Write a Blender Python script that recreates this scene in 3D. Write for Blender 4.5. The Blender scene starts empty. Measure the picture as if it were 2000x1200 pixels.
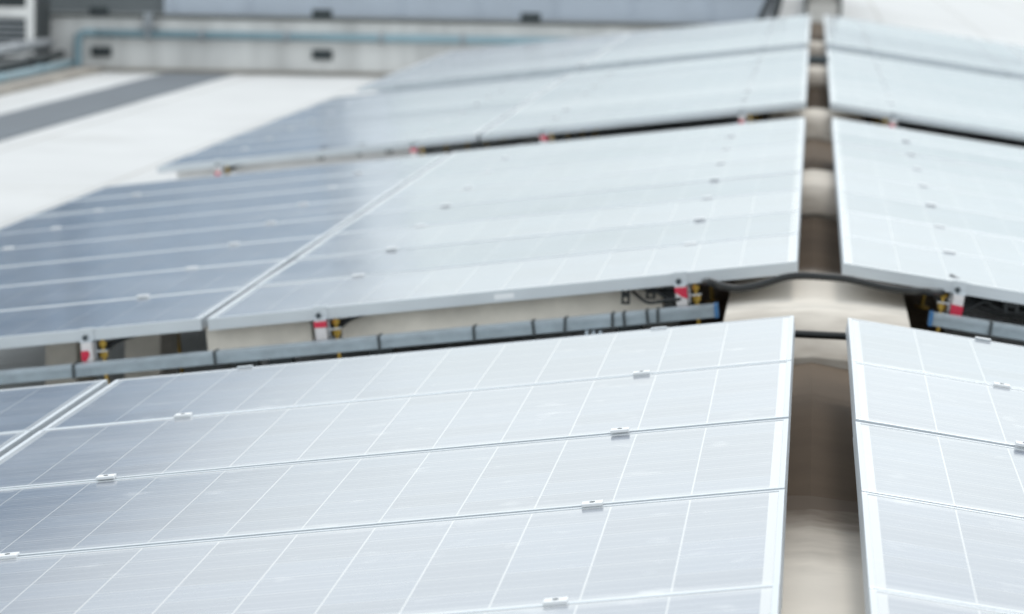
import bpy, bmesh, math, random
from mathutils import Vector, Matrix
random.seed(7)
scene = bpy.context.scene
C = scene.collection
R = math.radians

# ------------------------------------------------------------------ camera
CAMP = Vector((-0.022, 0.0, 1.1462))
YAW, PITCH, ROLL = R(4.7465), R(-6.4621), R(0.8823)
FPX = 6957.8                                    # focal length in pixels of a 2000 px wide picture
FW = Vector((-math.sin(YAW)*math.cos(PITCH), math.cos(YAW)*math.cos(PITCH), math.sin(PITCH)))
RT = Vector((math.cos(YAW), math.sin(YAW), 0))
UP = RT.cross(FW)
RT2 = math.cos(ROLL)*RT + math.sin(ROLL)*UP
UP2 = -math.sin(ROLL)*RT + math.cos(ROLL)*UP
cam = bpy.data.cameras.new('camera')
camo = bpy.data.objects.new('camera', cam); C.objects.link(camo)
M = Matrix((RT2, UP2, -FW)).transposed().to_4x4(); M.translation = CAMP
camo.matrix_world = M
cam.sensor_width = 36; cam.lens = 36*FPX/2000
cam.clip_end = 6000; cam.clip_start = 0.1
cam.dof.use_dof = True; cam.dof.focus_distance = 7.6; cam.dof.aperture_fstop = 4.8
cam.dof.aperture_blades = 7
scene.camera = camo

# ------------------------------------------------------------------ world, sun, exposure
SUN_EL, SUN_AZ = R(56), R(18)                   # azimuth clockwise from +Y: high, beyond the arrays, behind thin cloud
world = bpy.data.worlds.new('World'); scene.world = world; world.use_nodes = True
nt = world.node_tree; nt.nodes.clear()
out = nt.nodes.new('ShaderNodeOutputWorld'); bg = nt.nodes.new('ShaderNodeBackground')
sky = nt.nodes.new('ShaderNodeTexSky'); sky.sky_type = 'NISHITA'; sky.sun_disc = False
sky.sun_elevation = SUN_EL; sky.sun_rotation = SUN_AZ
sky.air_density = 1.0; sky.dust_density = 4.0; sky.ozone_density = 1.0
hs = nt.nodes.new('ShaderNodeHueSaturation'); hs.inputs['Saturation'].default_value = 0.5
tc = nt.nodes.new('ShaderNodeTexCoord')
mp = nt.nodes.new('ShaderNodeMapping'); mp.inputs['Scale'].default_value = (1.0, 1.0, 3.2)
nz = nt.nodes.new('ShaderNodeTexNoise'); nz.inputs['Scale'].default_value = 3.0; nz.inputs['Detail'].default_value = 6; nz.inputs['Roughness'].default_value = 0.55
rm = nt.nodes.new('ShaderNodeMapRange'); rm.inputs['From Min'].default_value = 0.38; rm.inputs['From Max'].default_value = 0.64
rm.inputs['To Min'].default_value = 0.62; rm.inputs['To Max'].default_value = 1.0
mx = nt.nodes.new('ShaderNodeMixRGB')            # high thin cloud, brightest low down
sx = nt.nodes.new('ShaderNodeSeparateXYZ'); vr = nt.nodes.new('ShaderNodeValToRGB'); e_ = vr.color_ramp.elements
e_[0].position = 0.0; e_[0].color = (.31, .38, .40, 1); e_[1].position = 1.0; e_[1].color = (.53, .56, .585, 1)
for p_, v_, r_, b_ in ((.034, .50, .80, 1.05), (.052, .58, .825, 1.05), (.085, .79, .885, 1.02), (.12, .90, .95, 1.0), (.17, .92, .94, 1.02), (.25, .88, .90, 1.06), (.45, .68, .92, 1.05)):
    q_ = e_.new(p_); q_.color = (v_*r_, v_, v_*b_, 1)
vm = nt.nodes.new('ShaderNodeVectorMath'); vm.operation = 'SCALE'; vm.inputs['Scale'].default_value = 17.0
bg.inputs['Strength'].default_value = 0.11
L = nt.links.new
L(tc.outputs['Generated'], sx.inputs[0]); L(sx.outputs['Z'], vr.inputs['Fac']); L(vr.outputs['Color'], vm.inputs[0]); L(vm.outputs['Vector'], mx.inputs['Color2'])
L(tc.outputs['Generated'], mp.inputs['Vector']); L(mp.outputs['Vector'], nz.inputs['Vector']); L(nz.outputs['Fac'], rm.inputs['Value'])
L(sky.outputs['Color'], hs.inputs['Color']); L(hs.outputs['Color'], mx.inputs['Color1']); L(rm.outputs['Result'], mx.inputs['Fac'])
L(mx.outputs['Color'], bg.inputs['Color']); L(bg.outputs['Background'], out.inputs['Surface'])
sl = bpy.data.lights.new('sun', 'SUN'); sl.energy = 0.7; sl.angle = R(12); sl.color = (1, .955, .89)
so = bpy.data.objects.new('sun', sl); C.objects.link(so)
sd = Vector((math.sin(SUN_AZ)*math.cos(SUN_EL), math.cos(SUN_AZ)*math.cos(SUN_EL), math.sin(SUN_EL)))
so.rotation_euler = sd.to_track_quat('Z', 'Y').to_euler(); so.location = (0, -10, 30)
vs = scene.view_settings
vs.view_transform = 'Standard'; vs.look = 'None'; vs.gamma = 1; vs.use_curve_mapping = False
vs.exposure = 0.11
scene.cycles.max_bounces = 8

# ------------------------------------------------------------------ helpers
def at(px, py, Y):
    """world point on the plane y = Y seen at a pixel of the 2000 x 1200 photograph"""
    d = FW + RT2*((px-1000)/FPX) + UP2*((600-py)/FPX)
    return CAMP + d*((Y-CAMP.y)/d.y)

def box(bm, x0, x1, y0, y1, z0, z1):
    vs_ = [bm.verts.new((x, y, z)) for z in (z0, z1) for y in (y0, y1) for x in (x0, x1)]
    for f in ((0,2,3,1), (4,5,7,6), (0,1,5,4), (2,6,7,3), (0,4,6,2), (1,3,7,5)):
        bm.faces.new([vs_[i] for i in f])

def cyl(bm, p, q, r, n=12, r2=None):
    p, q = Vector(p), Vector(q); d = (q-p).normalized()
    a = d.orthogonal().normalized(); b = d.cross(a)
    r2 = r if r2 is None else r2
    A = [bm.verts.new(p+(a*math.cos(t)+b*math.sin(t))*r) for t in [2*math.pi*i/n for i in range(n)]]
    B = [bm.verts.new(q+(a*math.cos(t)+b*math.sin(t))*r2) for t in [2*math.pi*i/n for i in range(n)]]
    for i in range(n):
        bm.faces.new((A[i], A[(i+1) % n], B[(i+1) % n], B[i]))
    bm.faces.new(A[::-1]); bm.faces.new(B)

def tube(bm, pts, r, n=10, sub=6, rib=0.0):
    """smooth round tube through the points (Catmull-Rom)"""
    pts = [Vector(p) for p in pts]; P = []
    for i in range(len(pts)-1):
        a, b, c, d = pts[max(i-1, 0)], pts[i], pts[i+1], pts[min(i+2, len(pts)-1)]
        for k in range(sub):
            t = k/sub
            P.append(0.5*((2*b)+(-a+c)*t+(2*a-5*b+4*c-d)*t*t+(-a+3*b-3*c+d)*t**3))
    P.append(pts[-1]); rings = []
    up = Vector((0.13, 0.31, 0.94)).normalized()
    for i, p in enumerate(P):
        d = (P[min(i+1, len(P)-1)]-P[max(i-1, 0)]).normalized()
        a = d.cross(up).normalized(); b = d.cross(a)
        rr = r*(1+(rib if i % 2 else -rib))
        rings.append([bm.verts.new(p+(a*math.cos(2*math.pi*j/n)+b*math.sin(2*math.pi*j/n))*rr) for j in range(n)])
    for A, B in zip(rings, rings[1:]):
        for j in range(n):
            f = bm.faces.new((A[j], A[(j+1) % n], B[(j+1) % n], B[j])); f.smooth = True
    bm.faces.new(rings[0][::-1]); bm.faces.new(rings[-1])

def prism_y(bm, prof, y0, y1):
    """closed profile of (x, z) points run from y0 to y1"""
    A = [bm.verts.new((x, y0, z)) for x, z in prof]; B = [bm.verts.new((x, y1, z)) for x, z in prof]
    n = len(prof)
    for i in range(n):
        bm.faces.new((A[i], A[(i+1) % n], B[(i+1) % n], B[i]))
    bm.faces.new(A[::-1]); bm.faces.new(B)

def obj(name, bm, mat, parent=None, bevel=0.0, mw=None):
    bmesh.ops.recalc_face_normals(bm, faces=bm.faces)
    me = bpy.data.meshes.new(name); bm.to_mesh(me); bm.free()
    for m in (mat if isinstance(mat, (list, tuple)) else [mat]):
        me.materials.append(m)
    o = bpy.data.objects.new(name, me); C.objects.link(o)
    if parent: o.parent = parent
    if mw is not None: o.matrix_world = mw
    if bevel:
        b = o.modifiers.new('bevel', 'BEVEL'); b.width = bevel; b.segments = 2; b.limit_method = 'ANGLE'
    return o

def tag(o, label=None, cat=None, group=None, kind=None):
    if label: o['label'] = label
    if cat: o['category'] = cat
    if group: o['group'] = group
    if kind: o['kind'] = kind
    return o

def thing(name, label, cat, mw=None, group=None):
    o = bpy.data.objects.new(name, None); C.objects.link(o); o.empty_display_size = .1
    if mw is not None: o.matrix_world = mw
    return tag(o, label, cat, group)

def dup(root, mw, label):
    """copy of a thing with copies of its parts and sub-parts"""
    def cp(o, parent):
        c = o.copy(); C.objects.link(c)
        if parent: c.parent = parent
        for ch in o.children: cp(ch, c)
        return c
    r = cp(root, None); r.matrix_world = mw; r['label'] = label
    return r

# ------------------------------------------------------------------ materials
def mat(name, col, rough=.5, metal=0.0, var=0.0, vscale=4.0, bump=0.0, bscale=60.0, spec=.5, coords='Object', stretch=(1, 1, 1), col2=None):
    m = bpy.data.materials.new(name); m.use_nodes = True
    n = m.node_tree.nodes; b = n['Principled BSDF']; l = m.node_tree.links.new
    b.inputs['Base Color'].default_value = (*col, 1); b.inputs['Roughness'].default_value = rough
    b.inputs['Metallic'].default_value = metal; b.inputs['Specular IOR Level'].default_value = spec
    t = n.new('ShaderNodeTexCoord'); mpn = n.new('ShaderNodeMapping'); mpn.inputs['Scale'].default_value = stretch
    l(t.outputs[coords], mpn.inputs['Vector'])
    if var:
        q = n.new('ShaderNodeTexNoise'); q.inputs['Scale'].default_value = vscale; q.inputs['Detail'].default_value = 7; q.inputs['Roughness'].default_value = .62
        l(mpn.outputs['Vector'], q.inputs['Vector'])
        cr = n.new('ShaderNodeValToRGB'); cr.color_ramp.elements[0].position = .3; cr.color_ramp.elements[1].position = .7
        lo = col2 if col2 else tuple(c*(1-var) for c in col); hi = tuple(min(1, c*(1+var*.4)) for c in col)
        cr.color_ramp.elements[0].color = (*lo, 1); cr.color_ramp.elements[1].color = (*hi, 1)
        l(q.outputs['Fac'], cr.inputs['Fac']); l(cr.outputs['Color'], b.inputs['Base Color'])
        rr = n.new('ShaderNodeMapRange'); rr.inputs['To Min'].default_value = max(0, rough-.1); rr.inputs['To Max'].default_value = min(1, rough+.1)
        l(q.outputs['Fac'], rr.inputs['Value']); l(rr.outputs['Result'], b.inputs['Roughness'])
    if bump:
        q2 = n.new('ShaderNodeTexNoise'); q2.inputs['Scale'].default_value = bscale; q2.inputs['Detail'].default_value = 5
        bp = n.new('ShaderNodeBump'); bp.inputs['Strength'].default_value = bump; bp.inputs['Distance'].default_value = .01
        l(mpn.outputs['Vector'], q2.inputs['Vector']); l(q2.outputs['Fac'], bp.inputs['Height']); l(bp.outputs['Normal'], b.inputs['Normal'])
    return m

MODL, MODW, FRH = 1.956, 0.999, 0.040            # module length (down the slope), width (along the ridge), frame height
CELLX, CELLY = 0.1582, 0.159
def cell_material():
    m = bpy.data.materials.new('solar_cells_under_glass'); m.use_nodes = True
    n = m.node_tree.nodes; l = m.node_tree.links.new; b = n['Principled BSDF']
    tcn = n.new('ShaderNodeTexCoord'); sp = n.new('ShaderNodeSeparateXYZ'); l(tcn.outputs['Object'], sp.inputs[0])
    def mth(op, a, bb=None, c=None):
        q = n.new('ShaderNodeMath'); q.operation = op
        for i, v in enumerate((a, bb, c)):
            if v is None: continue
            if isinstance(v, (int, float)): q.inputs[i].default_value = v
            else: l(v, q.inputs[i])
        return q.outputs[0]
    X, Y = sp.outputs['X'], sp.outputs['Y']
    def line(v, pitch, off, half):                # 1 on the line, 0 elsewhere
        t = mth('ADD', v, off+1000*pitch); t = mth('MODULO', t, pitch)
        t = mth('MINIMUM', t, mth('SUBTRACT', pitch, t))
        return mth('LESS_THAN', t, half)
    lx = line(X, CELLX, 0, .0017); ly = line(Y, CELLY, 0, .0016)
    bus = line(Y, CELLY/3, CELLY/6, .0013)
    mgx = mth('GREATER_THAN', mth('ABSOLUTE', X), CELLX*6); mgy = mth('GREATER_THAN', mth('ABSOLUTE', Y), CELLY*3)
    white = mth('MAXIMUM', mth('MAXIMUM', lx, ly), mth('MAXIMUM', mgx, mgy))
    # each cell of a module has a slightly different blue
    cx = mth('FLOOR', mth('DIVIDE', X, CELLX)); cy = mth('FLOOR', mth('DIVIDE', Y, CELLY))
    oi = n.new('ShaderNodeObjectInfo')
    cmb = n.new('ShaderNodeCombineXYZ'); l(cx, cmb.inputs[0]); l(cy, cmb.inputs[1]); l(mth('MULTIPLY', oi.outputs['Random'], 57.0), cmb.inputs[2])
    wn = n.new('ShaderNodeTexWhiteNoise'); l(cmb.outputs[0], wn.inputs['Vector'])
    ramp = n.new('ShaderNodeValToRGB'); ramp.color_ramp.elements[0].color = (.022, .045, .10, 1); ramp.color_ramp.elements[1].color = (.055, .09, .16, 1)
    l(wn.outputs['Value'], ramp.inputs['Fac'])
    def mix(f, a, c2):
        q = n.new('ShaderNodeMixRGB'); l(f, q.inputs['Fac'])
        if isinstance(a, tuple): q.inputs['Color1'].default_value = (*a, 1)
        else: l(a, q.inputs['Color1'])
        q.inputs['Color2'].default_value = (*c2, 1); return q.outputs['Color']
    busf = mth('MULTIPLY', bus, .6)
    c = mix(busf, ramp.outputs['Color'], (.40, .42, .45))
    c = mix(white, c, (.39, .40, .41))
    # a thin uneven film of dust on the glass
    geo = n.new('ShaderNodeNewGeometry')
    dz = n.new('ShaderNodeTexNoise'); dz.inputs['Scale'].default_value = 1.6; dz.inputs['Detail'].default_value = 8; dz.inputs['Roughness'].default_value = .65
    l(geo.outputs['Position'], dz.inputs['Vector'])
    df = n.new('ShaderNodeMapRange'); df.inputs['From Min'].default_value = .3; df.inputs['From Max'].default_value = .7
    df.inputs['To Min'].default_value = .14; df.inputs['To Max'].default_value = .26
    l(dz.outputs['Fac'], df.inputs['Value'])
    ed = n.new('ShaderNodeMapRange'); ed.inputs['From Min'].default_value = .43; ed.inputs['From Max'].default_value = .486; ed.inputs['To Max'].default_value = .55
    l(mth('ABSOLUTE', Y), ed.inputs['Value'])     # dirt that collects along the frame, broken up by noise
    d2 = n.new('ShaderNodeTexNoise'); d2.inputs['Scale'].default_value = 9; d2.inputs['Detail'].default_value = 6; l(geo.outputs['Position'], d2.inputs['Vector'])
    sp2 = n.new('ShaderNodeMapRange'); sp2.inputs['From Min'].default_value = .62; sp2.inputs['From Max'].default_value = .75; sp2.inputs['To Max'].default_value = .22; l(d2.outputs['Fac'], sp2.inputs['Value'])
    dust = mth('ADD', mth('ADD', df.outputs['Result'], mth('MULTIPLY', ed.outputs['Result'], d2.outputs['Fac'])), sp2.outputs['Result'])
    dust = mth('MINIMUM', dust, .8)
    c = mix(dust, c, (.62, .625, .625))
    l(c, b.inputs['Base Color'])
    rr = n.new('ShaderNodeMapRange'); rr.inputs['To Min'].default_value = .09; rr.inputs['To Max'].default_value = .19
    l(dz.outputs['Fac'], rr.inputs['Value']); l(rr.outputs['Result'], b.inputs['Roughness'])
    b.inputs['IOR'].default_value = 1.5
    return m

m_cells = cell_material()
m_frame = mat('anodised_frame', (.62, .655, .685), .36, .5, .06, 3)
m_alu = mat('aluminium', (.70, .72, .74), .35, .8, .1, 20)
m_clamp = mat('bright_clamp', (.78, .79, .80), .5, .25, .05, 30)
m_galv = mat('galvanised_steel', (.33, .39, .43), .45, .45, .22, 18, .05, 90)
m_galvl = mat('galvanised_lid', (.38, .44, .485), .42, .45, .2, 14, .05, 90)
m_strap = mat('dark_strap', (.035, .045, .05), .5)
m_blue = mat('blue_end_paint', (.04, .15, .33), .45, 0, .15, 30)
m_red = mat('red_tape', (.62, .02, .06), .4, 0, .12, 40)
m_white = mat('white_cap', (.70, .66, .65), .5, 0, .1, 30)
m_gold = mat('yellow_zinc', (.52, .34, .07), .35, .75, .25, 40)
m_bolt = mat('dark_bolt', (.06, .075, .085), .45, .5)
m_black = mat('black_cable', (.010, .012, .013), .45, 0, .2, 30)
m_backsheet = mat('backsheet', (.70, .70, .70), .6)
m_sticker = mat('sticker', (.78, .79, .80), .5)
m_roof = mat('white_roof_membrane', (.63, .635, .63), .72, 0, .10, .55, .06, 25, spec=.3)
def laps(m):
    n = m.node_tree.nodes; l = m.node_tree.links.new; b = n['Principled BSDF']; src = b.inputs['Base Color'].links[0].from_socket
    t = n.new('ShaderNodeTexCoord'); sp = n.new('ShaderNodeSeparateXYZ'); l(t.outputs['Object'], sp.inputs[0])
    def mth(op, a, bb):
        q = n.new('ShaderNodeMath'); q.operation = op
        for i, v in enumerate((a, bb)):
            if isinstance(v, (int, float)): q.inputs[i].default_value = v
            else: l(v, q.inputs[i])
        return q.outputs[0]
    fx = mth('LESS_THAN', mth('MODULO', mth('ADD', sp.outputs['X'], 1000.4), 1.55), .035)
    fy = mth('LESS_THAN', mth('MODULO', mth('ADD', sp.outputs['Y'], 1000.0), 9.0), .05)
    q = n.new('ShaderNodeTexNoise'); q.inputs['Scale'].default_value = .35; q.inputs['Detail'].default_value = 9; q.inputs['Roughness'].default_value = .7; l(t.outputs['Object'], q.inputs['Vector'])
    st = n.new('ShaderNodeMapRange'); st.inputs['From Min'].default_value = .56; st.inputs['From Max'].default_value = .72; st.inputs['To Max'].default_value = .35; l(q.outputs['Fac'], st.inputs['Value'])
    f = mth('MAXIMUM', mth('MULTIPLY', mth('MAXIMUM', fx, fy), .8), st.outputs['Result'])
    mxn = n.new('ShaderNodeMixRGB'); l(f, mxn.inputs['Fac']); l(src, mxn.inputs['Color1']); mxn.inputs['Color2'].default_value = (.40, .385, .36, 1)
    l(mxn.outputs['Color'], b.inputs['Base Color'])
laps(m_roof)
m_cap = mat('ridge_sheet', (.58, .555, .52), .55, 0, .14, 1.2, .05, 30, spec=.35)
m_cap_shade = mat('shade_brown_ridge_sheet', (.125, .093, .066), .88, 0, .3, 1.6, .06, 30, spec=.12)  # dark brown stands in for the shade below the panel gap
def hood_shade(m):  # paints the ridge gap's fade into shade onto both hood ends
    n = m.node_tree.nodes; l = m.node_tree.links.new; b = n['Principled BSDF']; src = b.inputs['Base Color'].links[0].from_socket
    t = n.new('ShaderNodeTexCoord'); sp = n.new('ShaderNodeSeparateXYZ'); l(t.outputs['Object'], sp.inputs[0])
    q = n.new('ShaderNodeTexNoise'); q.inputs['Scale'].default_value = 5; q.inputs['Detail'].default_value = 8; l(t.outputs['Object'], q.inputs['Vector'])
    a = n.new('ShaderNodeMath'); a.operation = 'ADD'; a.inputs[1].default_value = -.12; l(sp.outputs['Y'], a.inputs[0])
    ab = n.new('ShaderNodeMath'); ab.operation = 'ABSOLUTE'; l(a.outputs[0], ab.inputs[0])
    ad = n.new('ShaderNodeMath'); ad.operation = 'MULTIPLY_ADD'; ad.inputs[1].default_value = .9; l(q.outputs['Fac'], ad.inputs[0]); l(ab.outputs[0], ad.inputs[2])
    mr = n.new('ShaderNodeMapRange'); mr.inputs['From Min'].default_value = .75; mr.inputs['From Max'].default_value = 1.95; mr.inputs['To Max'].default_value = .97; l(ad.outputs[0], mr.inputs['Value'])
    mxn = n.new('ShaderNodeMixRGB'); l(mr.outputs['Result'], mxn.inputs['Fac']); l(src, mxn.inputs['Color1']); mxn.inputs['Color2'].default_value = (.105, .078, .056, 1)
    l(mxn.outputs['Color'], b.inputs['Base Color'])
m_hood = mat('pale_hood_sheet', (.78, .725, .645), .88, 0, .12, 1.5, .05, 30, spec=.12); hood_shade(m_hood)
m_walk = mat('grey_walkway', (.15, .17, .19), .85, 0, .12, 2.5, .1, 40)
m_conc = mat('pale_concrete', (.82, .76, .67), .85, 0, .2, 6, .25, 50)
m_chalk = mat('white_painted_block', (.88, .87, .86), .8, 0, .1, 5)
m_kerb = mat('beige_kerb', (.36, .33, .29), .85, 0, .35, 1.5, .2, 30)
m_wallw = mat('offwhite_render', (.74, .73, .71), .85, 0, .3, 2.2, .1, 30, stretch=(1, 1, .16))
m_vent = mat('vent_dark', (.05, .065, .07), .6)
m_pipe = mat('blue_pipe', (.26, .38, .43), .45, 0, .25, 3, stretch=(.4, 1, 1))
m_facade = mat('bluegrey_cladding', (.46, .51, .58), .5, .1, .08, 2.0)
m_gutter = mat('dark_gutter', (.10, .105, .10), .6)
m_tower = mat('tower_panels', (.29, .40, .53), .55, 0, .25, .5)
m_refl_block = mat('pale_reflection_block', (.80, .86, .90), .6, 0, .1, 1.0)  # for the added block at the tower's reflected edge
m_annex = mat('dark_annex', (.13, .145, .15), .7, 0, .3, 1.2)
m_towerband = mat('tower_bands', (.10, .15, .21), .25)
m_dark = mat('dark_steel', (.025, .032, .034), .5, .2, .2, 8)
m_grey = mat('grey_casing', (.30, .32, .34), .5, .2, .15, 5)
m_ground = mat('city_ground', (.20, .20, .19), .9, 0, .3, .02)
m_taupe = mat('vent_sheet', (.42, .40, .37), .6, 0, .15, 4)

# ------------------------------------------------------------------ the arrays' geometry
SL, SR, GL, GR = R(6.8392), R(7.9833), 0.0554, 0.0968
PITCHY, CGAP = 1.012, 0.024
FAR = [10.0411, 19.6804, 29.3795, 38.8662]       # far edge of each array along the ridge
ROWS = [5, 8, 8, 8]
ARR = ['foreground array', 'second array', 'third array', 'farthest array']
U_RAIL = (0.384, 1.578)
def plane(side, u, y, h=0.0):
    """frame on the sloping array plane: x down or up the slope (always to the right), y along the ridge, z normal"""
    a = SR if side > 0 else -SL; g = GR if side > 0 else GL
    s = SR if side > 0 else SL
    m = Matrix.Rotation(a, 4, 'Y')
    m.translation = Vector((side*(g+u*math.cos(s)), y, -u*math.sin(s))) + m.to_3x3() @ Vector((0, 0, h))
    return m

# ------------------------------------------------------------------ roof and ground
UFL = 4.6
def roof_z(side, u): return -0.24 - min(u, UFL)*(0.165 if side < 0 else .170)
bm = bmesh.new()
prof = []
for u in (75, 6.4, 5.2, 4.9, UFL, 4.3, 4.0): prof.append((-u, roof_z(-1, u) + (0.012 if u == UFL else 0)))
prof += [(-2, roof_z(-1, 2)), (0, -.24), (2, roof_z(1, 2))]
for u in (4.0, 4.3, UFL, 4.9, 5.2, 6.4, 75): prof.append((u, roof_z(1, u) + (0.012 if u == UFL else 0)))
ys = [-30, 0, 20, 40, 60, 140]
grid = [[bm.verts.new((x, y, z)) for x, z in prof] for y in ys]
for A, B in zip(grid, grid[1:]):
    for i in range(len(prof)-1):
        f = bm.faces.new((A[i], A[i+1], B[i+1], B[i])); f.smooth = True
tag(obj('roof', bm, m_roof), kind='structure')
bm = bmesh.new()
v = [bm.verts.new(p) for p in ((-3000, -3000, -9), (3000, -3000, -9), (3000, 3000, -9), (-3000, 3000, -9))]; bm.faces.new(v)
tag(obj('ground', bm, m_ground), kind='structure')
ZL = roof_z(-1, 9); ZR = roof_z(1, 9)
bm = bmesh.new()
for k in range(24):                              # walkway of rolled-out grey mats
    box(bm, -7.94+random.uniform(-.01, .01), -7.10+random.uniform(-.01, .01), 5+k*1.6, 5+k*1.6+1.592, ZL-.02, ZL+.012)
tag(obj('walkway', bm, m_walk), kind='structure')

# ridge capping: lapped sheets painted brown for the shade of the gap, with a pale raised ventilator hood every five metres
t = thing('ridge_capping', 'sheet metal capping with painted-in brown shade along the roof ridge under the panel gap', 'ridge capping')
bm = bmesh.new(); y = -4.0; k = 0
while y < 43.4:
    e = .0025*(k % 2)
    prism_y(bm, [(-.46, -.36), (-.46, -.304+e), (0, -.222+e), (.46, -.306+e), (.46, -.36)], y, min(y+2.399, 43.4)); y += 2.4; k += 1
obj('cap_sheet', bm, m_cap_shade, t, bevel=.003)
HOODS = [(6.35, 'pale ridge hood under foreground array, nearest to the viewer'), (11.75, 'pale ridge hood in the gap behind foreground array, under the wavy black conduit'),
         (16.9, 'pale ridge hood under the middle of the second array'), (22.4, 'pale ridge hood just beyond the gap behind second array'),
         (28.6, 'pale ridge hood under the far part of the third array'), (34.0, 'pale ridge hood under the farthest array')]
def make_hood(label):
    t = thing('ridge_hood', label, 'ridge hood', group='ridge ventilator hoods')
    def loft(bm, secs):                           # cross sections along y: (y, half width left, right, edge z, crown z)
        rows = []
        for y, wl, wr, ze, zc in secs:
            rows.append([bm.verts.new(p) for p in ((-wl, y, -.40), (-wl, y, ze), (-wl*.5, y, (ze+zc)/2+.004), (0, y, zc), (wr*.5, y, (ze+zc)/2+.004), (wr, y, ze), (wr, y, -.40))])
        for A, B in zip(rows, rows[1:]):
            for i in range(6):
                f = bm.faces.new((A[i], A[i+1], B[i+1], B[i])); f.smooth = i in (1, 2, 3, 4)
        bm.faces.new(rows[0][::-1]); bm.faces.new(rows[-1])
    bm = bmesh.new()
    loft(bm, [(-1.0, .27, .30, -.235, -.205), (-.62, .28, .305, -.148, -.122), (.35, .28, .305, -.145, -.119), (.95, .28, .305, -.188, -.150), (2.5, .27, .295, -.315, -.262)])
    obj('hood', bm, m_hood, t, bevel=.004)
    return t
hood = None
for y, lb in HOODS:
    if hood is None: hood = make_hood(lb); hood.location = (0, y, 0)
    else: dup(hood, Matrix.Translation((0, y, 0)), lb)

# ------------------------------------------------------------------ solar panels
def make_panel(label):
    t = thing('solar_panel', label, 'solar panel', group='solar panels laid in rows on the roof')
    hx, hy, w = MODL/2, MODW/2, .0115
    bm = bmesh.new()                              # frame: four L-profile bars, mitred into one mesh
    for x0, x1, y0, y1 in ((-hx, hx, -hy, -hy+w), (-hx, hx, hy-w, hy), (-hx, -hx+w, -hy+w, hy-w), (hx-w, hx, -hy+w, hy-w)):
        box(bm, x0, x1, y0, y1, -FRH, 0)
    for x0, x1, y0, y1 in ((-hx+w, hx-w, -hy+w, -hy+.030), (-hx+w, hx-w, hy-.030, hy-w)):
        box(bm, x0, x1, y0, y1, -FRH+.0005, -FRH+.002)
    obj('frame', bm, m_frame, t, bevel=.0012)
    bm = bmesh.new(); box(bm, -hx+w, hx-w, -hy+w, hy-w, -.0062, -.0015)
    obj('glass', bm, [m_cells], t)
    bm = bmesh.new(); box(bm, -hx+w, hx-w, -hy+w, hy-w, -.0085, -.0066)
    obj('backsheet', bm, m_backsheet, t)
    return t
ORD = ['nearest', 'second', 'third', 'fourth', 'fifth', 'sixth', 'seventh', 'farthest']
def panel_label(g, side, c, k, rows):
    row = rows-1-k                               # counted from the viewer
    o = 'farthest' if k == 0 else ORD[row]
    if g == 0: o = ['farthest', 'second farthest', 'middle', 'second nearest', 'nearest'][k]
    s = 'left' if side < 0 else 'right'
    col = 'column beside ridge gap' if c == 0 else 'outer column'
    return 'glossy solar panel, %s row of %s, %s slope, %s' % (o, ARR[g], s, col)
proto = None
for g in range(4):
    for side in (-1, 1):
        for c in range(1 if (side > 0 and g == 0) else 2):
            u = MODL/2 + c*(MODL+CGAP)
            for k in range(ROWS[g]):
                mw = plane(side, u, FAR[g]-k*PITCHY-MODW/2)
                mw = mw @ Matrix.Rotation(R(random.gauss(0, .17)), 4, 'X') @ Matrix.Rotation(R(random.gauss(0, .07)), 4, 'Y')
                lb = panel_label(g, side, c, k, ROWS[g])
                if proto is None:
                    proto = make_panel(lb); proto.matrix_world = mw
                else:
                    dup(proto, mw, lb)
# stickers on the near frames of the second array
near = [o for o in C.objects if o.get('category') == 'solar panel' and 'nearest row of second' in o['label']]
for o in near:
    if 'left' in o['label'] and 'ridge gap' in o['label']:
        bm = bmesh.new(); box(bm, -.02, .045, -MODW/2-.0012, -MODW/2+.0004, -.030, -.012); obj('sticker', bm, m_sticker, o)

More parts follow.
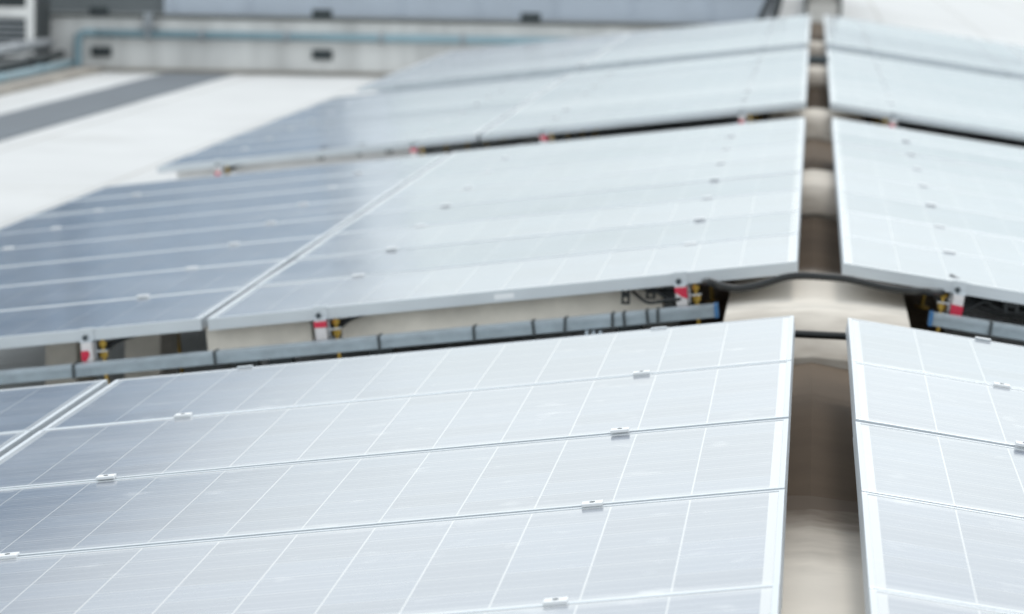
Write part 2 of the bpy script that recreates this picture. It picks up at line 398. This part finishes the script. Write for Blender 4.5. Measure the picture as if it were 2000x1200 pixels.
# ------------------------------------------------------------------ mounting rails with their clamps, feet and taped ends
def hexnut(bm, x, y, z0, z1, r): cyl(bm, (x, y, z0), (x, y, z1), r, 6)
def make_rail(g, side, c, j, label):
    rows = ROWS[g]; u = c*(MODL+CGAP)+U_RAIL[j]
    y1 = FAR[g]; y0 = FAR[g]-(rows-1)*PITCHY-MODW
    mw = plane(side, u, y0)
    t = thing('mounting_rail', label, 'mounting rail', mw, 'mounting rails under the solar panels')
    ln = y1-y0; zt = -FRH-.001; zb = zt-.062
    bm = bmesh.new()                              # beam: box profile with a slot on each side
    box(bm, -.0145, .0145, -.035, ln+.05, zb, zt)
    box(bm, -.017, .017, -.035, ln+.05, zb, zb+.018); box(bm, -.017, .017, -.035, ln+.05, zt-.018, zt-.0003)
    obj('beam', bm, m_alu, t, bevel=.001)
    for k in range(rows+1):                       # clamps in the gaps between rows, end clamps at both ends
        bm = bmesh.new(); yc = ln-k*PITCHY + (PITCHY-MODW)/2
        if 0 < k < rows:
            box(bm, -.021, .021, yc-.019, yc+.019, .001, .0075 if g == 0 else .0055)
            box(bm, -.020, .020, yc-.0075, yc+.0075, -.040, .0008)
            cl = obj('clamp', bm, m_clamp, t, bevel=.001)
            if g == 0:                            # socket head of the bolt on top
                bm = bmesh.new(); cyl(bm, (0, yc, .0062), (0, yc, .0085), .0055, 10); obj('bolt', bm, m_bolt, cl)
        else:
            s = -1 if k == rows else 1; ye = 0 if k == rows else ln
            a, b_ = sorted((ye+s*.0025, ye+s*.0065)); box(bm, -.0225, .0225, a, b_, -.0405, .0035)
            a, b_ = sorted((ye-s*.011, ye+s*.0024)); box(bm, -.0225, .0225, a, b_, .0008, .0033)
            a, b_ = sorted((ye+s*.0066, ye+s*.030)); box(bm, -.0225, .0225, a, b_, -.0405, -.036)
            e = obj('end_clamp', bm, m_frame, t, bevel=.0008)
            bm = bmesh.new(); cyl(bm, (-.006, ye+s*.016, -.0358), (-.006, ye+s*.016, -.018), .0055, 8); hexnut(bm, -.006, ye+s*.016, -.030, -.022, .0095)
            obj('bolt', bm, m_bolt, e)
    bm = bmesh.new(); box(bm, -.0185, .0185, -.0385, -.004, zb-.003, zt-.002)      # white plastic end cap
    cap = obj('end_cap', bm, m_white, t, bevel=.003)
    bm = bmesh.new(); f = -.0405                  # red tape wrapped differently on each end
    var = (g*7+side*3+c*2+j) % 3
    if g == 1: var = {(-1, 0, 0): 0, (-1, 0, 1): 1, (-1, 1, 0): 2, (1, 0, 0): 3}.get((side, c, j), var)
    if var == 0:
        vv = [bm.verts.new(p) for p in ((-.0193, f, zt-.003), (.0193, f, zt-.003), (.0193, f, zt-.042), (.004, f, zt-.036), (-.0193, f, zt-.018))]
    elif var == 1:
        vv = [bm.verts.new(p) for p in ((-.0193, f, zt-.003), (.0193, f, zt-.003), (.0193, f, zt-.024), (-.0193, f, zt-.023))]
    elif var == 2:
        vv = [bm.verts.new(p) for p in ((-.0193, f, zt-.028), (.002, f, zt-.026), (.010, f, zt-.034), (.008, f, zt-.044), (-.006, f, zt-.064), (-.0193, f, zt-.058))]
    else:
        vv = [bm.verts.new(p) for p in ((-.0193, f, zt-.032), (.0193, f, zt-.034), (.0193, f, zt-.065), (-.0193, f, zt-.065))]
    bm.faces.new(vv)
    r_ = bmesh.ops.extrude_face_region(bm, geom=bm.faces[:]); bmesh.ops.translate(bm, vec=(0, .030, 0), verts=[q for q in r_['geom'] if isinstance(q, bmesh.types.BMVert)])
    obj('red_tape', bm, m_red, cap)
    # hanger bolts and L feet down to the roof
    s = -side; drop = roof_z(side, u)+u*math.sin(SR if side > 0 else SL)-.004                     # on the ridge side of the beam
    nf = max(2, int(round(ln/1.35)))
    for k in range(nf+1):
        yy = .012 + k*(ln-.1)/nf; x = s*.046
        bm = bmesh.new()
        cyl(bm, (x, yy, drop+.012), (x, yy, zt+.006), .0065, 10)
        hexnut(bm, x, yy, zt-.020, zt-.006, .0135); hexnut(bm, x, yy, zt-.058, zt-.042, .0145)
        cyl(bm, (x, yy, zt-.042), (x, yy, zt-.039), .018, 14)
        cyl(bm, (x, yy, drop+.010), (x, yy, drop+.018), .028, 14)
        obj('hanger_bolt', bm, m_gold, t)
        bm = bmesh.new()
        box(bm, min(s*.0225, s*.0265), max(s*.0225, s*.0265), yy-.022, yy+.022, zb, zt-.004)
        box(bm, min(s*.0267, s*.064), max(s*.0267, s*.064), yy-.022, yy+.022, zt-.038, zt-.033)
        obj('foot_bracket', bm, m_alu, t)
    return t
NTH = ['nearest to ridge', 'second from ridge', 'third from ridge', 'fourth from ridge']
for g in range(4):
    for side in (-1, 1):
        for c in range(1 if (side > 0 and g == 0) else 2):
            for j in range(2):
                lb = 'aluminium rail with red-taped end under %s, %s slope, %s' % (ARR[g], 'left' if side < 0 else 'right', NTH[2*c+j])
                make_rail(g, side, c, j, lb)

# ------------------------------------------------------------------ cable trays across the slope in front of each array
def make_tray(side, yc, u0, u1, straps, label, h0=-.1055, hh=.037, lead=True):
    mw = plane(side, 0, yc)
    t = thing('cable_tray', label, 'cable tray', mw, 'cable trays between the arrays')
    s = side
    def xs(a, b_): return (min(s*a, s*b_), max(s*a, s*b_))
    bm = bmesh.new(); x0, x1 = xs(u0, u1)
    box(bm, x0, x1, -.03, -.027, h0-hh, h0); box(bm, x0, x1, .027, .03, h0-hh, h0); box(bm, x0, x1, -.0268, .0268, h0-hh, h0-hh+.003)
    obj('trough', bm, m_galv, t)
    bm = bmesh.new(); n = max(1, int((u1-u0)/1.3)); 
    for k in range(n):
        a = u0+(u1-u0)*k/n+.0015; b_ = u0+(u1-u0)*(k+1)/n-.0015; x0, x1 = xs(a, b_)
        box(bm, x0, x1, -.034, .034, h0+.0005, h0+.0025); box(bm, x0, x1, -.034, -.0315, h0-.010, h0+.0004)
    obj('lid', bm, m_galvl, t)
    bm = bmesh.new(); x0, x1 = xs(u0-.004, u0+.008); box(bm, x0, x1, -.0365, .0365, h0-hh-.002, h0+.004); obj('end_cap', bm, m_blue, t)
    for a in straps:
        bm = bmesh.new(); x0, x1 = xs(a-.0048, a+.0048); lean = random.uniform(-.006, .006)
        box(bm, x0, x1, -.0375, .0375, h0+.0045, h0+.0062); box(bm, x0, x1, -.0378, -.0345, h0-hh-.004, h0+.0044); box(bm, x0, x1, .0345, .0375, h0-hh-.004, h0+.0044)
        for q in bm.verts: q.co.x += lean*(q.co.z-h0)/hh
        obj('strap', bm, m_strap, t)
    return t
def u_of(px, side=-1, Y=11.5):                    # slope distance of a pixel column at a tray
    p = at(px, 600, Y); return (abs(p.x)-(GL if side < 0 else GR))/math.cos(SL)
make_tray(-1, 11.50, u_of(1392), 4.1, [u_of(x) for x in (1278, 1257, 1212, 1190, 1098, 1035, 920, 735, 415, 140)],
          'grey galvanised tray with blue end and dark straps, left slope, behind foreground array')
make_tray(1, 11.50, u_of(1828, 1), 4.1, [u_of(1946, 1), u_of(2060, 1), u_of(2300, 1)],
          'grey galvanised tray with blue end, right slope, behind foreground array')
make_tray(-1, 21.22, .55, 2.3, [.9, 1.5, 2.0], 'dim galvanised tray in front of third array, left slope', h0=-.118)
make_tray(1, 21.22, .55, 4.1, [.9, 1.5, 2.4], 'dim galvanised tray in front of third array, right slope', h0=-.118)
make_tray(-1, 30.72, .06, 3.75, [.5, 1.4, 2.6], 'blurred grey tray in front of farthest array, left slope', h0=-.042, hh=.055)
make_tray(1, 30.72, .02, 4.0, [.5, 1.4, 2.6], 'blurred grey tray in front of farthest array, right slope', h0=-.042, hh=.055)

# ------------------------------------------------------------------ conduits and cables
bm = bmesh.new()
pts = [(1385, 551), (1412, 560), (1445, 564), (1485, 557), (1530, 543), (1565, 539), (1610, 541), (1652, 545), (1690, 553), (1730, 562), (1775, 568), (1815, 570)]
pp = [at(x, y, 11.46 + .03*math.sin(i*.9)) for i, (x, y) in enumerate(pts)]
pp = [at(1340, 548, 11.95), at(1372, 551, 11.68)] + pp + [at(1850, 573, 11.68), at(1890, 578, 11.95)]
tube(bm, pp, .0122, 10, 10, .05)
tag(obj('conduit', bm, m_black), 'black wavy corrugated conduit crossing the ridge gap below the second array', 'conduit')
bm = bmesh.new()
a, b_ = at(1545, 652, 10.12), at(1660, 657.5, 10.12)
d = b_-a
tube(bm, [a-d*2.2+Vector((0, .05, -.05)), a-d*.8, a, b_, b_+d*.8, b_+d*2.2+Vector((0, .05, -.06))], .0115, 12, 6)
tag(obj('conduit', bm, m_black), 'straight black conduit bridging the ridge gap at far edge of foreground array', 'conduit')

bm = bmesh.new()
a, b_ = at(1583, 115, 26.6), at(1614, 115.5, 26.6); d = b_-a
box(bm, a.x-.015, b_.x+.015, 26.58, 26.66, a.z-.030, a.z+.020)
tag(obj('cable_cover', bm, m_vent, bevel=.004), 'short dark cable cover bridging the ridge gap within the third array', 'cable cover')
def cable(name, pts, r, label, cat='cable', group='black cables under the panels'):
    bm = bmesh.new(); tube(bm, pts, r, 8, 6)
    return tag(obj(name, bm, m_black), label, cat, group)
def near_pt(side, g, u, dy, h):
    return plane(side, u, FAR[g]-(ROWS[g]-1)*PITCHY-MODW+dy) @ Vector((0, 0, h))
# a loose loop of panel cables beside each rail, held by the frame above and the beam below
spots = [(-1, 1, 1.578, 1.500), (-1, 1, 2.364, 2.28), (-1, 1, .384, .455), (1, 1, .384, .43), (-1, 2, 3.558, 3.45), (-1, 2, 1.578, 1.5), (-1, 2, 2.364, 2.3), (1, 2, .384, .47)]
for side, g, ur, u2 in spots:
    bm = bmesh.new(); sg = 1 if u2 < ur else -1
    for q in range(4):
        e = q*.010
        tube(bm, [near_pt(side, g, ur-sg*.022, .02+e, -.098+q*.012), near_pt(side, g, ur-sg*(.055+e*.6), .03+e, -.078+e*.7), near_pt(side, g, ur-sg*(.085+e), .03+e, -.056+e*.3), near_pt(side, g, ur-sg*(.13+e*1.5), .05+e, -.044+e*.2)], .0062, 8, 5)
    tag(obj('cable_loop', bm, m_black), 'black cable loop beside the %s rail under %s, %s slope' % (NTH[[.384, 1.578, 2.364, 3.558].index(ur)], ARR[g], 'left' if side < 0 else 'right'), 'cable loop', 'cable loops beside rails')

def connector(x, y, Y, w, h, label):
    """twin plug pair hanging below the frame: two black bodies joined by a bridge, with a hole between"""
    p = at(x, y, Y); mw = Matrix.Translation(p)
    t = thing('cable_connector', label, 'cable connector', mw, 'cable connectors under the panels')
    bm = bmesh.new()
    box(bm, -w/2, -w/2+w*.28, -.01, .012, -h/2, h/2); box(bm, w/2-w*.28, w/2, -.01, .012, -h/2, h/2)
    box(bm, -w/2+w*.28, w/2-w*.28, -.008, .010, -h*.05, h*.28); box(bm, -w/2+w*.28, w/2-w*.28, -.008, .010, -h/2, -h*.36)
    obj('plug', bm, m_black, t, bevel=.002)
    bm = bmesh.new(); tube(bm, [(-w*.35, 0, h*.5), (-w*.3, .03, h*.75), (0, .10, h*.95), (.1, .3, h*.9)], .0035, 8, 5)
    tube(bm, [(w*.35, 0, h*.5), (w*.4, .04, h*.7), (w*.9, .10, h*.9), (.16, .3, h*.85)], .0035, 8, 5)
    obj('lead', bm, m_black, t)
connector(1222, 579, 11.62, .028, .052, 'tall black twin connector standing on the left tray')
connector(1271, 572, 11.64, .032, .040, 'squarish black connector left of the rail nearest the ridge on the left')
connector(1975, 600, 11.62, .050, .040, 'boxy black connector above the right tray at the picture edge')
connector(627, 305, 21.4, .040, .045, 'round black connector hanging in the bright gap under the third array')
connector(702, 298, 21.4, .022, .045, 'thin dark connector right of the round one under the third array')
connector(760, 294, 21.4, .045, .035, 'wide dark connector left of the brown gap under the third array')
for i, (pl, lb) in enumerate([
        ([(1262, 590), (1285, 590), (1300, 588), (1330, 584)], 'black cable lying along the left tray near its blue end'),
        ([(1890, 562), (1912, 578), (1935, 596), (1965, 608), (2010, 612)], 'upper thick black cable sagging over the right tray'),
        ([(1884, 574), (1905, 594), (1930, 604), (1960, 612), (2010, 618)], 'lower thick black cable sagging onto the right tray'),
        ([(1905, 580), (1930, 586), (1950, 594), (1975, 606), (2010, 606)], 'black cable dropping from the frame beyond the right red-white rail end')]):
    q = [at(x, y, (11.56 if i == 0 else 11.64)+.015*i) for x, y in pl]; q = [q[0]+Vector((-.05, .12, .02))]+q
    cable('cable', q,   .0055 if i == 0 else .0115, lb)
# galvanised saddle under the left tray, just above the foreground panels
bm = bmesh.new(); p0 = at(1160, 650, 11.46)
for dx in (-.028, -.006, .016): box(bm, p0.x+dx, p0.x+dx+.010, p0.y-.01, p0.y+.02, p0.z-.05, p0.z+.006)
box(bm, p0.x-.036, p0.x+.034, p0.y-.012, p0.y+.024, p0.z-.056, p0.z-.0505)
tag(obj('tray_saddle', bm, m_galvl), 'small galvanised saddle under the left tray above the foreground panels', 'tray saddle')

# pale upstand walls between the rails near the edge of the second and third arrays
def make_beam(Y, spans, top, label, m=None, bot=-.46):
    mw = plane(-1, 0, Y); t = thing('support_wall', label, 'support wall', mw, 'support walls under the panels')
    for ua, ub in spans:
        bm = bmesh.new(); box(bm, -ub, -ua, 0, .10, bot, top); obj('wall_segment', bm, m or m_conc, t, bevel=.004)
        if bot > -.3:
            for x in (-ua-.12, -ub+.12):
                bm = bmesh.new(); box(bm, x-.04, x+.04, .03, .09, -.44, bot-.0005); obj('leg', bm, m_dark, t)
make_beam(11.70, [(.455, 1.53), (1.63, u_of(398, -1, 11.70))], -.0445, 'pale low wall under near edge of second array, behind the left tray', bot=-.128)
make_beam(21.50, [(u_of(800, -1, 21.5), 3.50), (3.62, 3.86)], -.0445, 'pale low wall under near edge of third array at its left end', m_chalk)
# two pale concrete blocks that stand below the second array
for (xa, xb, lb) in ((243, 314, 'pale concrete block under second array, right of the pair at left'), (88, 150, 'pale concrete block under second array, left of the pair, nearest picture edge')):
    Yb = 12.35; a = at(xa, 690, Yb); b_ = at(xb, 690, Yb)
    u = abs(a.x)-GL; zt = -u*math.tan(SL)-.050; zb = roof_z(-1, abs(a.x))-.02
    bm = bmesh.new(); box(bm, a.x, b_.x, Yb, Yb+.35, zb, zt-.012)
    tag(obj('concrete_block', bm, m_conc, bevel=.006), lb, 'concrete block', 'concrete blocks under the panels')

# ------------------------------------------------------------------ background, left: parapet, pipe, cladding, tower
YW = 43.6
def zat(x, y, Y): return at(x, y, Y).z
z_pipe = zat(560, 73, YW); z_cope = zat(560, 40, YW)
t = thing('parapet_wall', 'off-white low wall with small dark vents closing the roof at the back', 'wall')
bm = bmesh.new(); box(bm, -9.7, -.62, YW, YW+.28, ZL-.05, z_cope); obj('wall', bm, m_wallw, t)
bm = bmesh.new(); box(bm, -9.7, -.60, YW-.05, YW+.33, z_cope+.0, z_cope+.045); obj('coping', bm, m_gutter, t, bevel=.006)
bm = bmesh.new(); box(bm, -9.7, -4.6, YW-.09, YW-.0025, ZL-.05, ZL+.055); obj('skirting', bm, m_kerb, t, bevel=.01)
for x, y in ((199, 101), (630, 107), (195, 22), (630, 28), (1037, 35)):
    p = at(x, y, YW)
    bm = bmesh.new(); hw, hh = .125, .062
    box(bm, p.x-hw, p.x+hw, YW-.055, YW-.002, p.z-hh, p.z+hh)
    v_ = obj('vent', bm, m_vent, t, bevel=.008)
    bm = bmesh.new()
    for k in (-1, 1): box(bm, p.x+k*.06-.048, p.x+k*.06+.048, YW-.062, YW-.0552, p.z-hh*.6, p.z+hh*.6)
    obj('grille', bm, m_dark, v_)
t = thing('water_pipe', 'blue pipe running along the back wall and turning down at its left end', 'pipe')
bm = bmesh.new(); a = at(152, 64, YW-.12); e = Vector((-.62, YW-.12, 0))
zr = a.z
bend = [(a.x, YW-.12, ZL+.02), (a.x, YW-.12, zr-.14), (a.x+.02, YW-.12, zr-.04), (a.x+.10, YW-.12, zr), (a.x+.22, YW-.12, zr)]
tube(bm, bend, .052, 14, 6); cyl(bm, (a.x+.22, YW-.12, zr), (-.62, YW-.12, zr), .052, 16)
for f in bm.faces: f.smooth = True
obj('pipe_run', bm, m_pipe, t)
for x in (290, 395, 560, 745, 905):
    p = at(x, 70, YW-.12); bm = bmesh.new()
    cyl(bm, (p.x-.03, YW-.12, zr), (p.x+.03, YW-.12, zr), .070, 16); box(bm, p.x-.02, p.x+.02, YW-.06, YW-.001, zr-.03, zr+.03)
    obj('pipe_bracket', bm, m_grey, t)
p = at(290, 45, YW-.1)
bm = bmesh.new(); box(bm, p.x-.12, p.x+.12, YW-.20, YW-.06, zr+.066, zr+.09); box(bm, p.x-.05, p.x+.05, YW-.17, YW-.08, zr+.0905, zr+.26)
tag(obj('pipe_valve', bm, m_grey, bevel=.01), 'small grey valve box sitting on the blue pipe near its left end', 'valve box')

YF = 45.2
t = thing('clad_building', 'low blue-grey clad building behind the back wall', 'building')
bm = bmesh.new(); zt = 0.04
box(bm, -8.3, -.62, YF, YF+26, -9, zt); obj('wall', bm, m_facade, t)
bm = bmesh.new(); x = -8.2
while x < -.75:
    bm = bmesh.new(); box(bm, x, x+.035, YF-.022, YF-.002, -1.4, zt-.002); x += .98
    obj('cover_strip', bm, m_facade, t)
bm = bmesh.new(); box(bm, -8.3, -.58, YF-.10, YF-.0255, zat(560, 36, YF)-.22, zat(560, 34, YF)+.02); obj('gutter', bm, m_gutter, t, bevel=.01)
bm = bmesh.new(); box(bm, -8.3, -.60, YF-.04, YF+26, zt+.001, zt+.09); obj('roof', bm, m_grey, t)

YT = 47.0
t = thing('office_tower', 'dark grey taller building at the back left', 'building')
bm = bmesh.new(); box(bm, -34, -10.12, YT, YT+22, -9, 4.35); obj('wall', bm, m_tower, t)
for k in range(2):
    bm = bmesh.new(); z0 = -.9+k*2.5
    x = -33.5
    while x < -10.7:
        box(bm, x, min(x+1.55, -10.4), YT-.03, YT-.002, z0, z0+1.35); x += 1.75
    obj('window_band', bm, m_towerband, t)
bm = bmesh.new(); box(bm, -26, -13.6, YT+3, YT+16, 4.5005, 6.3); obj('penthouse', bm, m_tower, t)
bm = bmesh.new(); box(bm, -12, -9.62, YT+22.15, YT+29, -9, 4.9); obj('reflection_block', bm, m_refl_block, t)  # unseen block added behind the tower to soften its edge in the reflections
bm = bmesh.new(); box(bm, -10.3, -8.305, YF+.1, YT-.005, -9, .03); obj('annex', bm, m_annex, t)
bm = bmesh.new(); box(bm, -34.1, -10.05, YT-.1, YT+22.1, 4.351, 4.5); obj('roof', bm, m_grey, t)

# dark leaning pipes at the right end of the cladding
for (xa, xb, lb) in ((1487, 1520, 'dark leaning pipe at the right end of the blue-grey cladding, left of two'), (1512, 1532, 'dark leaning pipe beside the ridge, right of two')):
    a = at(xa, 33, YW-.25); b_ = at(xb, -40, YW+.1); bm = bmesh.new(); cyl(bm, a-(b_-a)*.9, a+(b_-a)*.62, .042 if xa < 1500 else .05, 12)
    tag(obj('leaning_pipe', bm, m_dark), lb, 'pipe', 'leaning pipes at the end of the cladding')

# ridge ventilator beyond the farthest array
t = thing('ridge_ventilator', 'taupe box ventilator with dark edges on the ridge behind the farthest array', 'roof ventilator')
p = at(1606, 24, YW); a = at(1577, 20, YW); b_ = at(1637, 20, YW)
bm = bmesh.new(); box(bm, a.x, b_.x, YW, YW+14, -.40, p.z+.10); obj('base', bm, m_cap, t)
bm = bmesh.new(); box(bm, a.x+.01, b_.x-.01, YW+.06, YW+13.9, p.z+.1005, p.z+.42); obj('louvre', bm, m_taupe, t)
bm = bmesh.new()
box(bm, a.x-.045, a.x-.002, YW-.02, YW+14, p.z-.02, p.z+.43); box(bm, b_.x+.002, b_.x+.045, YW-.02, YW+14, p.z-.10, p.z+.43); obj('flashing', bm, m_gutter, t)

# ------------------------------------------------------------------ background, far left: kerb, pipes, plant cabinet
bm = bmesh.new(); box(bm, -9.02, -8.72, 5, YW-.10, ZL-.05, ZL+.07)
tag(obj('kerb', bm, m_kerb, bevel=.015), 'stained beige kerb along the left side of the roof', 'kerb')
for i, (x, z, r, lb) in enumerate(((-9.12, .10, .055, 'lowest blue-grey pipe along the left kerb'), (-9.24, .22, .05, 'middle dark pipe beside the left kerb'), (-9.40, .36, .07, 'upper grey pipe beside the left kerb'))):
    bm = bmesh.new(); cyl(bm, (x, 30, ZL+z), (x, YW-.25, ZL+z), r, 14)
    for k in range(6): cyl(bm, (x, 31+k*2.1, ZL+z), (x, 31.08+k*2.1, ZL+z), r*1.25, 14)
    for f in bm.faces: f.smooth = True
    tag(obj('service_pipe', bm, (m_pipe, m_dark, m_grey)[i]), lb, 'pipe', 'service pipes along the left kerb')
t = thing('plant_cabinet', 'grey cabinet with pale frames and dark openings at the back left corner', 'plant cabinet')
c0 = at(66, 100, 42.4); xr = c0.x; yf = 42.4
zf = zat(40, 128, yf)
bm = bmesh.new(); box(bm, xr-2.2, xr, yf+.02, yf+.95, ZL, .02); obj('casing', bm, m_dark, t)
bm = bmesh.new()
z1, z2, z3 = zat(30, 26, yf), zat(30, 88, yf), zat(30, 112, yf)
box(bm, xr-.085, xr+.004, yf-.05, yf+.016, z3, .02)
box(bm, xr-2.2, xr-.0855, yf-.05, yf+.016, z1-.05, z1+.07); box(bm, xr-2.2, xr-.0855, yf-.05, yf+.016, z3, z2)
box(bm, xr-2.2, xr-.0855, yf-.05, yf+.016, z1+.40, z1+.50)
obj('frame', bm, m_wallw, t, bevel=.006)
bm = bmesh.new()
for k in range(5): box(bm, xr-2.2, xr-.09, yf-.02, yf+.015, z2+.03+k*.07, z2+.055+k*.07)
obj('louvre', bm, m_grey, t)
bm = bmesh.new(); p = at(77, 80, 42.9); box(bm, p.x-.055, p.x+.055, 42.96, 43.09, p.z, .05); box(bm, p.x-.02, p.x+.02, 42.98, 43.06, ZL, p.z-.0005)
tag(obj('dark_post', bm, m_dark, bevel=.008), 'dark square post between the cabinet and the back wall', 'post')
